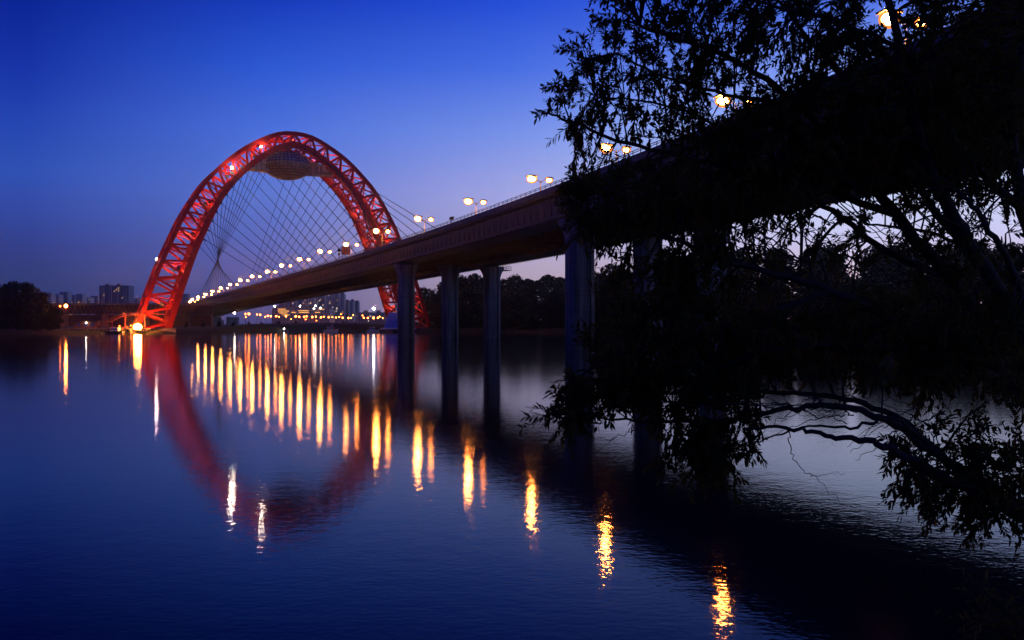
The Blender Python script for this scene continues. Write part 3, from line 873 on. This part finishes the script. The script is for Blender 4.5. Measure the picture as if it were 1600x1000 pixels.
FAR = [(389, 490.5, 1.25), (383.5, 490.5, .7), (384, 495.3, .55), (401.6, 491.5, .7), (406.6, 491.7, .95), (414.5, 495, .6), (418.6, 493.7, 1.1), (423.4, 494.3, .75), (431.6, 494, 1.0), (436, 495, .6),
       (446.8, 494, 1.05), (462, 494.3, 1.1), (467.5, 495, .9), (475, 495, .8), (479, 494.3, .85), (488, 495.4, 1.0), (493.5, 494.7, .75), (501.5, 495.8, .85), (505.9, 495, .7), (513.4, 495.8, .85), (518.9, 495.6, .5),
       (525.1, 496.1, .8), (530, 495.4, .65), (535.4, 496.5, .9), (544.4, 496.8, .95), (548.5, 496.8, .6), (533, 491, .5), (551.7, 492.3, .5), (566.4, 492.9, .6), (568.4, 496.5, .85), (574.9, 496.8, .95),
       (583.6, 496.8, 1.05), (590.4, 496.5, .9), (593.2, 494.7, .6), (598, 497, .6), (478, 499, .45), (455, 498.5, .4), (494.5, 501, .4)]
for k, (x, y, r) in enumerate(FAR):
    d = 690 + (k * 37) % 60
    post_lamp('street_lamp', x, y, d, r * .92, L_far, 'small orange street lamp on the far embankment, seen under the deck' , 'far embankment street lamps', zb=4.6)
for x, y in ((429, 478.5), (468.8, 478.3), (493, 477.8), (490.5, 482.5), (501, 481)):
    post_lamp('mast_light', x, y, 905, .62, L_farw, 'white mast light in front of the far towers, above the orange lamps', 'white mast lights by the far towers', cat='mast light', zb=4.6)

# ------------------------------------------------------------------ buildings
def block(name, x0, x1, ytop, d, label, fm, cat='apartment block', depth=14, group=None, lit=4, bays=True, roofs=True, zb=2.0, steps=None):
    A, B_ = px(x0, ytop, d), px(x1, ytop, d); H = A.z; W = B_.x - A.x
    cx = (A.x + B_.x) / 2
    e = empty(name, Vector((cx, d, zb)), label, cat, group)
    m = MB(); m.box((cx, d + depth / 2, (H + zb) / 2), (W, depth, H - zb)); m.build('wall', fm, e)
    if bays:
        nb_ = max(2, int(W / 9))
        m = MB()
        for k in range(nb_):
            xk = A.x + (k + .5) * W / nb_; m.box((xk, d - .6, (H + zb) / 2 - .8), (W / nb_ * .42, 1.3, H - zb - 3))
        m.build('balcony_bay', F_grey if fm is not F_grey else F_pale, e)
    if roofs:
        m = MB()
        for k in range(max(1, int(W / 16))):
            m.box((A.x + (k + .5) * 16 if W > 16 else cx, d + depth / 2, H + 1.2), (5, 5, 2.4))
        m.build('roof_housing', M_conc, e)
    for k in range(lit):
        wx = A.x + random.uniform(.08, .92) * W; wz = zb + random.uniform(.25, .95) * (H - zb)
        m = MB(); m.box((wx, d - 1.32, wz), (1.3, .12, 1.2)); m.build('window', random.choice((L_win, L_winw)), e)
    return e
block('apartment_block', 155, 201, 446, 1250, 'broad dark apartment block with few lit windows, tallest left of the arch', F_dark, lit=9, depth=18)
for i, (x0, x1, y) in enumerate(((68, 80, 457), (81, 92, 460), (93, 106, 456), (107, 118, 461), (119, 129, 459), (130, 141, 465), (142, 153, 462), (202, 218, 466), (280, 292, 459), (266, 279, 465))):
    block('apartment_block', x0, x1, y, 1400 + (i * 53) % 160, ['pale slab block first right of the dark left trees', 'pale low block second right of the left trees', 'pale block rising just above the bright shore lamp', 'pale block right of the shore lamp, shorter than its neighbours',
          'pale block third left of the broad dark block', 'lowest pale block second left of the broad dark block', 'pale block touching the broad dark block on its left', 'low block between the dark block and the arch leg',
          'grey block rising above the far end of the lamp row', 'low block right of the left arch leg'][i], F_pale if i < 8 else F_dark, lit=2, bays=True, roofs=False)
for i, (x0, x1, y) in enumerate(((436, 447, 468), (448, 462, 465), (463, 478, 464), (479, 490, 461), (492, 507, 459), (508, 522, 457), (523, 529, 457.5), (530, 537.5, 459), (539, 545, 470.5), (547, 552, 470), (554, 559.5, 471.5))):
    block('tower_block', x0, x1, y, 1350 + (i * 61) % 170, ['lowest blue-grey tower at the left end under the deck', 'second blue-grey tower from the left under the deck', 'third wide tower from the left under the deck', 'narrow tower left of the tall pair',
          'left one of the tall wide tower pair under the deck', 'tallest wide tower under the deck', 'slim tower joined to the right of the tallest one', 'slim tower at the right end of the tall group',
          'first of three short far towers right of the tall group', 'middle one of the three short far towers', 'last of the three short far towers on the right'][i], (F_dark, F_grey)[i % 2], cat='tower block', lit=5 if i < 8 else 1, depth=16)
# low lit building with glowing floors
A = px(425, 482, 980); B_ = px(515, 482, 980)
cx = (A.x + B_.x) / 2
e = empty('shopping_hall', Vector((cx, 980, 4)), 'low wide hall with glowing orange floor bands in front of the towers', 'hall')
m = MB(); m.box((cx, 992, A.z / 2 + 2), (B_.x - A.x, 24, A.z - 4)); m.build('wall', F_grey, e)
m = MB(); m.box((cx - 6, 990, A.z + 1.8), ((B_.x - A.x) * .7, 18, 3.4)); m.build('upper_storey', F_grey, e)
for (xa, xb, y) in ((434, 451, 486), (436, 449, 489), (434, 446, 483), (441, 452, 492), (466, 482, 485.5), (467, 482.5, 488.2), (497, 506, 483), (455, 462, 488), (492, 500, 488)):
    P0, P1 = px(xa, y, 979), px(xb, y, 979)
    m = MB(); m.box(((P0.x + P1.x) / 2, 979.6, P0.z), (P1.x - P0.x, .5, .7)); m.build('lit_floor', L_strip, e)
block('office_block', 560, 602, 488, 1100, 'low dark block behind the orange lamps left of the hoarding', F_dark, cat='office block', lit=3, bays=False, roofs=True)

# ------------------------------------------------------------------ far trees
def far_tree_meshes(seed, H, W, nleaf, q):
    rnd = random.Random(seed)
    tr = MB(); tr.tube([(0, 0, -.8), (.1, 0, H * .2), (.25, .1, H * .5), (0, .2, H * .8)], [.45, .34, .22, .08], 7)
    lobes = []
    for k in range(13):
        z = H * (.04 + .88 * (k / 12)); rr2 = W * .5 * (1 - ((k / 12 - .42) / .75) ** 2) ** .5 if abs((k / 12 - .42) / .75) < 1 else .5
        a = rnd.uniform(0, 6.28); off = rr2 * rnd.uniform(.2, .75)
        lobes.append((Vector((math.cos(a) * off, math.sin(a) * off, z)), rr2 * rnd.uniform(.45, .75) + .8))
        tr.tube([(0.15, .05, z * .75), lobes[-1][0]], [.16, .05], 5)
    lf = MB()
    for k in range(nleaf):
        c, r = lobes[rnd.randrange(len(lobes))]
        v = Vector((rnd.gauss(0, 1), rnd.gauss(0, 1), rnd.gauss(0, 1))).normalized() * r * rnd.uniform(.35, 1.08) ** .6
        p = c + Vector((v.x, v.y, v.z * .8))
        a = Vector((rnd.gauss(0, 1), rnd.gauss(0, 1), rnd.gauss(0, .6))).normalized(); b_ = a.cross(Vector((rnd.gauss(0, 1), rnd.gauss(0, 1), rnd.gauss(0, 1)))).normalized()
        s1, s2 = q * rnd.uniform(.6, 1.3), q * rnd.uniform(.35, .7)
        n = lf.add([p - a * s1, p + b_ * s2, p + a * s1, p - b_ * s2]); lf.face(n, n + 1, n + 2, n + 3)
    return tr, lf
protos = []
for k, (H, W) in enumerate(((24, 15), (26, 13), (22, 17), (25, 14))):
    tr, lf = far_tree_meshes(40 + k, H, W, 3600, .8)
    e = empty('tree', (0, -500, 0), 'x', 'tree')
    WORLD_OFF[e.name] = Vector((0, 0, 0))
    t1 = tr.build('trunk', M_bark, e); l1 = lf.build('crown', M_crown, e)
    protos.append((e, [t1, l1], H)); 
used = [False] * 4
rt = random.Random(5)
def put_tree(x, d, ytop, label, group, zb=2.2, k=None):
    k = rt.randrange(4) if k is None else k
    e, ch_, H = protos[k]
    if not used[k]: o = e; used[k] = True
    else: o = copy_tree(e, ch_)
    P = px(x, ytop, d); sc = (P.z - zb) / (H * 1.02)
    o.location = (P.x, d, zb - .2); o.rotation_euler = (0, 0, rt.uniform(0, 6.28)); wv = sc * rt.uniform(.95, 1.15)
    o.scale = (wv, wv, sc)
    o['label'] = label; o['category'] = 'tree'; o['group'] = group
    return o
def bank_d(x):      # distance of the far waterline along image column x
    t = (x - 800) / FPX
    for i in range(len(BANK) - 1):
        (x0, d0, _), (x1, d1, _) = BANK[i], BANK[i + 1]
        a0, a1 = x0 / d0, x1 / d1
        if a0 <= t <= a1:
            w_ = (t - a0) / (a1 - a0); return d0 * (1 - w_) + d1 * w_
    return 400
TOP = [(668, 452), (690, 440), (712, 430), (735, 426), (752, 430), (790, 436), (808, 430), (830, 434), (850, 428), (872, 432), (892, 434), (915, 436), (940, 425), (965, 418), (990, 420), (1020, 410),
       (1055, 405), (1090, 398), (1130, 400), (1170, 392), (1215, 388), (1260, 395), (1310, 386), (1360, 392), (1415, 380), (1470, 388), (1530, 378), (1590, 384), (1650, 376)]
for i, (x, y) in enumerate(TOP):
    d = bank_d(x) + rt.uniform(9, 16) + (45 if x < 700 else 0)
    put_tree(x, d, y, 'dark leafy tree in the wood along the right bank, behind the bridge piers', 'trees of the wood on the right bank')
for i in range(30):
    x = 692 + i * 33 + rt.uniform(-9, 9); d = bank_d(x) + rt.uniform(3.5, 7)
    put_tree(x, d, 462 - max(0, x - 700) * .03 + rt.uniform(-10, 8), 'dark leafy tree in the wood along the right bank, behind the bridge piers', 'trees of the wood on the right bank')
for i, (x, y) in enumerate(((-60, 436), (-22, 444), (12, 439), (38, 441), (58, 456), (74, 470), (88, 480))):
    put_tree(x, 424 + rt.uniform(4, 12), y, ['dark tree at the far left edge of the left bank', 'dark tree at the far left edge of the left bank', 'tall dark tree at the left edge, left of a notch in the crowns', 'tall dark tree on the left bank right of the notch', 'dark tree on the slope of the left clump', 'low dark tree near the end of the left clump', 'lowest bush-like tree beside the shore lamp'][i], 'trees of the clump on the left bank', zb=1.8)
for i in range(6):
    put_tree(-40 + i * 24, 419 + rt.uniform(0, 3), 490 + rt.uniform(-4, 6), 'low leafy tree at the water edge below the left clump', 'low trees at the left water edge', zb=1.2)
for i in range(16):
    x = 268 + i * 24 + rt.uniform(-6, 6)
    put_tree(x, max(bank_d(x), 470) + rt.uniform(40, 70), 503 + rt.uniform(-2.5, 2), 'low dark shrub on the embankment below the orange lamps', 'shrubs on the far embankment', zb=2.0)

# ------------------------------------------------------------------ foreground willow
rw_ = random.Random(77)
tree = empty('willow_tree', (8.6, 10.0, .3), 'big dark leafy willow reaching over the water on the right', 'tree')
LIMBS = []
def limb(pts, r0, r1):
    P = [(p if isinstance(p, Vector) else px(*p)) for p in pts]
    Q = []
    for i in range(len(P) - 1):
        p0 = P[max(0, i - 1)]; p1 = P[i]; p2 = P[i + 1]; p3 = P[min(len(P) - 1, i + 2)]
        for k in range(7):
            t = k / 7
            q = .5 * ((2 * p1) + (-p0 + p2) * t + (2 * p0 - 5 * p1 + 4 * p2 - p3) * t * t + (-p0 + 3 * p1 - 3 * p2 + p3) * t ** 3)
            Q.append(q + Vector((rw_.gauss(0, .012), rw_.gauss(0, .012), rw_.gauss(0, .012))))
    Q.append(P[-1])
    r0 *= .8
    rad = [r0 + (r1 - r0) * (i / (len(Q) - 1)) ** .8 for i in range(len(Q))]
    LIMBS.append((Q, rad))
T0 = Vector((8.6, 10.0, .2)); T1 = px(1700, 700, 9.8)
trunk_mb = MB()
TP = [T0, T0.lerp(T1, .35) + Vector((.15, 0, .1)), T0.lerp(T1, .7) + Vector((.12, 0, .05)), T1]
trunk_mb.tube(TP, [.42, .33, .28, .24], 12)
limb([T1, (1640, 620, 9.7), (1560, 520, 9.8), (1480, 430, 9.9), (1400, 335, 10), (1330, 260, 10.2), (1250, 170, 10.3), (1150, 95, 10.3), (1000, 40, 10.2)], .16, .02)
limb([T1, (1620, 560, 9.5), (1545, 430, 9.4), (1485, 330, 9.3), (1430, 200, 9.2), (1400, 60, 9.2), (1380, -60, 9.2)], .15, .03)
limb([T1, (1620, 640, 9.3), (1500, 560, 9.1), (1400, 505, 9), (1300, 455, 8.9), (1180, 420, 8.9), (1050, 375, 8.9), (920, 330, 9)], .12, .014)
limb([T0.lerp(T1, .45), (1680, 870, 8.4), (1590, 800, 8.1), (1480, 722, 8), (1400, 667, 8), (1320, 636, 8.1), (1230, 640, 8.2), (1130, 655, 8.3), (1010, 660, 8.4), (900, 645, 8.5)], .085, .008)
limb([px(1560, 775, 8.1), (1470, 712, 8.3), (1390, 645, 8.5), (1290, 618, 8.7), (1200, 612, 8.9), (1100, 600, 9), (1000, 590, 9.1), (900, 580, 9.1)], .05, .010)
limb([px(1600, 810, 8.1), (1510, 762, 7.9), (1430, 722, 7.8), (1370, 692, 7.8), (1310, 684, 7.8), (1240, 668, 7.9), (1160, 670, 8)], .07, .012)
limb([px(1470, 716, 8), (1400, 655, 7.9), (1340, 668, 7.9), (1260, 668, 8.0), (1180, 690, 8.1)], .03, .006)
limb([T1, (1650, 480, 9.9), (1600, 330, 10), (1580, 180, 10.1), (1600, 60, 10.2), (1570, -80, 10.2)], .13, .03)
limb([px(1400, 335, 10), (1250, 285, 9.8), (1120, 255, 9.7), (1000, 230, 9.7), (880, 185, 9.7), (845, 172, 9.7)], .06, .008)
limb([px(1300, 455, 8.9), (1170, 500, 8.8), (1050, 535, 8.7), (950, 560, 8.6), (880, 610, 8.6)], .045, .008)
limb([px(1250, 170, 10.3), (1150, 150, 10.1), (1050, 125, 10), (960, 85, 10), (895, 110, 10)], .035, .007)
limb([px(1480, 430, 9.9), (1400, 400, 10.4), (1300, 330, 10.7), (1200, 240, 11), (1060, 170, 11), (930, 150, 11)], .07, .008)
limb([px(1545, 430, 9.4), (1440, 300, 9.8), (1330, 140, 10.3), (1240, 30, 10.5), (1180, -60, 10.5)], .07, .012)
limb([px(1600, 330, 10), (1500, 230, 9.6), (1440, 100, 9.4), (1300, 30, 9.4), (1200, 10, 9.4), (1080, -30, 9.4)], .06, .010)
limb([px(1500, 560, 9.1), (1400, 545, 8.7), (1280, 540, 8.5), (1150, 560, 8.4), (1060, 640, 8.4), (1040, 720, 8.4)], .04, .006)
limb([px(1620, 560, 9.5), (1590, 440, 9), (1540, 350, 8.8), (1500, 300, 8.8)], .06, .02)
limb([px(1640, 620, 9.7), (1600, 470, 10.5), (1530, 400, 10.8), (1440, 360, 11), (1350, 350, 11.2)], .06, .012)
limb([px(1230, 668, 7.95), (1235, 700, 7.9), (1250, 727, 7.9), (1280, 752, 7.9), (1312, 785, 7.9)], .007, .002)
limb([px(1268, 742, 7.9), (1290, 742, 7.9), (1320, 738, 7.9)], .004, .0015)
limb([px(1000, 668, 8.4), (965, 682, 8.4), (935, 685, 8.4), (920, 690, 8.4)], .006, .002)
limb([px(960, 683, 8.4), (940, 702, 8.4), (930, 712, 8.4)], .004, .0015)
limb([px(1560, 775, 8.1), (1530, 820, 8), (1540, 850, 8), (1580, 870, 8)], .006, .002)

for k in range(60):
    x = rw_.uniform(1180, 1640); y = rw_.uniform(300, 500); D_ = rw_.uniform(9, 10.6); L_ = rw_.uniform(60, 170); a_ = rw_.uniform(.2, 1.0)
    limb([px(x, y, D_), px(x - L_ * .5, y - L_ * .5 * a_ - 5, D_ - .1), px(x - L_, y - L_ * a_ + rw_.uniform(-10, 14), D_ - .15)], rw_.uniform(.008, .016), .003)
for k in range(34):
    x = rw_.uniform(1120, 1480); y = 640 + (x - 1300) * .12 + rw_.uniform(-22, 22); D_ = rw_.uniform(7.8, 8.4)
    L_ = rw_.uniform(40, 110); a_ = rw_.uniform(-.5, .6)
    limb([px(x, y, D_), px(x - L_ * .5, y + L_ * .5 * a_ - 4, D_ - .05), px(x - L_, y + L_ * a_ + rw_.uniform(-8, 8), D_ - .1)], .008, .002)
NODES = []
for Q, rad in LIMBS[:17]:
    for q, r in zip(Q[2:], rad[2:]): NODES.append((q, r))
def inpoly(x, y, P):
    c = False; j = len(P) - 1
    for i in range(len(P)):
        if (P[i][1] > y) != (P[j][1] > y) and x < (P[j][0] - P[i][0]) * (y - P[i][1]) / (P[j][1] - P[i][1]) + P[i][0]: c = not c
        j = i
    return c
REG = [
    ([(950, -20), (928, 45), (872, 112), (842, 172), (872, 212), (893, 262), (950, 285), (1050, 215), (1200, 140), (1380, 40), (1430, -20)], 250, (9, 11.4)),
    ([(893, 262), (890, 300), (1600, 300), (1600, -30), (1430, -20), (1380, 40), (1200, 140), (1050, 215), (950, 285)], 520, (8.7, 11)),
    ([(885, 305), (1000, 290), (1250, 290), (1180, 345), (1010, 370), (905, 372)], 75, (8.5, 9.6)),
    ([(1140, 290), (1600, 280), (1600, 470), (1140, 470)], 82, (8.6, 11)),
    ([(962, 425), (1000, 395), (1140, 340), (1150, 480), (1000, 490), (942, 475)], 66, (8.4, 9.5)),
    ([(945, 480), (1600, 470), (1600, 625), (1200, 590), (1010, 615), (930, 590), (925, 535)], 260, (8, 9.6)),
    ([(846, 640), (885, 590), (1000, 595), (1000, 635), (930, 655), (872, 672)], 42, (8.2, 8.8)),
    ([(1000, 590), (1190, 590), (1185, 640), (1160, 720), (1100, 765), (1050, 755), (1020, 660)], 80, (8.1, 8.8)),
    ([(1385, 755), (1380, 690), (1440, 670), (1600, 640), (1600, 825), (1550, 842), (1480, 800)], 85, (7.7, 8.5)),
    ([(1600, -80), (1900, 100), (1900, 700), (1620, 860), (1600, 640)], 80, (8.5, 11.5)),
    ([(930, -200), (1600, -200), (1600, -20), (950, -20)], 70, (9, 11)),
]
GAPS = [(947, 232, 40), (1130, 158, 26), (1390, 30, 28), (985, 238, 20)]      # thin spots of the crown
twigs = MB(); leaves = MB()
def leaf(p, d, L, W, up):
    d = d.normalized(); x = d.cross(up)
    if x.length < 1e-3: x = d.cross(Vector((1, 0, 0)))
    x.normalize(); nrm = x.cross(d)
    a = p; m1 = p + d * L * .38 - nrm * L * .03; tip = p + d * L - nrm * L * .16
    n = leaves.add([a, m1 + x * W * .5 + nrm * W * .12, m1 - x * W * .5 + nrm * W * .12, m1 - nrm * W * .05, p + d * L * .72 + x * W * .33 - nrm * L * .06, p + d * L * .72 - x * W * .33 - nrm * L * .06, tip])
    leaves.face(n, n + 1, n + 4, n + 3); leaves.face(n, n + 3, n + 5, n + 2); leaves.face(n + 3, n + 4, n + 6); leaves.face(n + 3, n + 6, n + 5)
def sprig(base, tip, rb, nl):
    d = tip - base; L = d.length
    mid = base.lerp(tip, .5) + Vector((rw_.gauss(0, .08) * L, rw_.gauss(0, .08) * L, .10 * L))
    pts = [base, base.lerp(mid, .5) + Vector((0, 0, .02 * L)), mid, mid.lerp(tip, .55) + Vector((0, 0, .015 * L)), tip]
    twigs.tube(pts, [rb, rb * .85, rb * .65, rb * .45, rb * .22], 5, cap=False)
    for k in range(4):
        f = rw_.uniform(.35, 1.0)
        q = base.lerp(mid, f * 2) if f < .5 else mid.lerp(tip, f * 2 - 1)
        if k == 2: q = mid.lerp(tip, .8)
        dr = (d.normalized() + Vector((rw_.gauss(0, .55), rw_.gauss(0, .55), rw_.gauss(-.12, .45)))).normalized()
        l2 = rw_.uniform(.16, .34); e2 = q + dr * l2 - Vector((0, 0, .03))
        twigs.tube([q, q.lerp(e2, .5) + Vector((0, 0, .012)), e2], [.0035, .0026, .0014], 4, cap=False)
        m = int(nl / 4)
        for j in range(m):
            t = .12 + .88 * j / max(1, m - 1)
            c = q.lerp(e2, t)
            a = rw_.uniform(0, 6.28)
            side = dr.cross(Vector((math.cos(a), math.sin(a), .3))).normalized()
            ld = (dr * .75 + side * rw_.uniform(.5, 1.0) + Vector((0, 0, -.14)))
            leaf(c, ld, rw_.uniform(.05, .105), rw_.uniform(.020, .036), Vector((rw_.gauss(0, .5), rw_.gauss(0, .5), 1)))
for P, cnt, (d0, d1) in REG:
    xs = [p[0] for p in P]; ys = [p[1] for p in P]; got = 0
    while got < cnt:
        x, y = rw_.uniform(min(xs), max(xs)), rw_.uniform(min(ys), max(ys))
        if not inpoly(x, y, P): continue
        if any((x - a) ** 2 + (y - c_) ** 2 < r_ * r_ for a, c_, r_ in GAPS): continue
        got += 1
        T = px(x, y, rw_.uniform(d0, d1))
        best = None; bd = 1e9
        for q, r in NODES:
            dd = (q - T).length + (.25 if q.x < T.x else 0)
            if dd < bd: bd = dd; best = (q, r)
        q, r = best
        sprig(q, T, min(r * .8, .006 + .008 * min(1.5, bd)), rw_.randint(54, 76))
for Q, rad in LIMBS: trunk_mb.tube(Q, rad, 8)
trunk_mb.build('trunk', M_bark, tree)
twigs.build('twigs', M_bark, tree)
leaves.build('foliage', M_leaf, tree)

# shrub in the lower right corner
twigs, leaves = MB(), MB()
sh = empty('shrub', (4.9, 6.2, 1.4), 'low dark leafy shrub in the bottom right corner on the near bank', 'shrub')
for k in range(46):
    b0 = Vector((4.9 + rw_.uniform(-.4, .8), 6.3 + rw_.uniform(-.5, .5), 1.3))
    T = px(rw_.uniform(1500, 1720), rw_.uniform(885, 1040), rw_.uniform(5.9, 7.0))
    sprig(b0, T, .010, 30)
twigs.build('stems', M_bark, sh); leaves.build('foliage', M_leaf, sh)

# ------------------------------------------------------------------ thin haze added for halos round the lamps
hz = MB(); hz.box((0, 990, 54), (3000, 2060, 126))
M_haze = bpy.data.materials.new('halo_haze'); M_haze.use_nodes = True
t = M_haze.node_tree; t.nodes.clear()
o_ = t.nodes.new('ShaderNodeOutputMaterial'); v_ = t.nodes.new('ShaderNodeVolumePrincipled')
v_.inputs['Color'].default_value = (.95, .96, 1, 1); v_.inputs['Density'].default_value = .00008; v_.inputs['Anisotropy'].default_value = .93
t.links.new(v_.outputs[0], o_.inputs['Volume'])
tag(hz.build('haze', M_haze), kind='stuff')
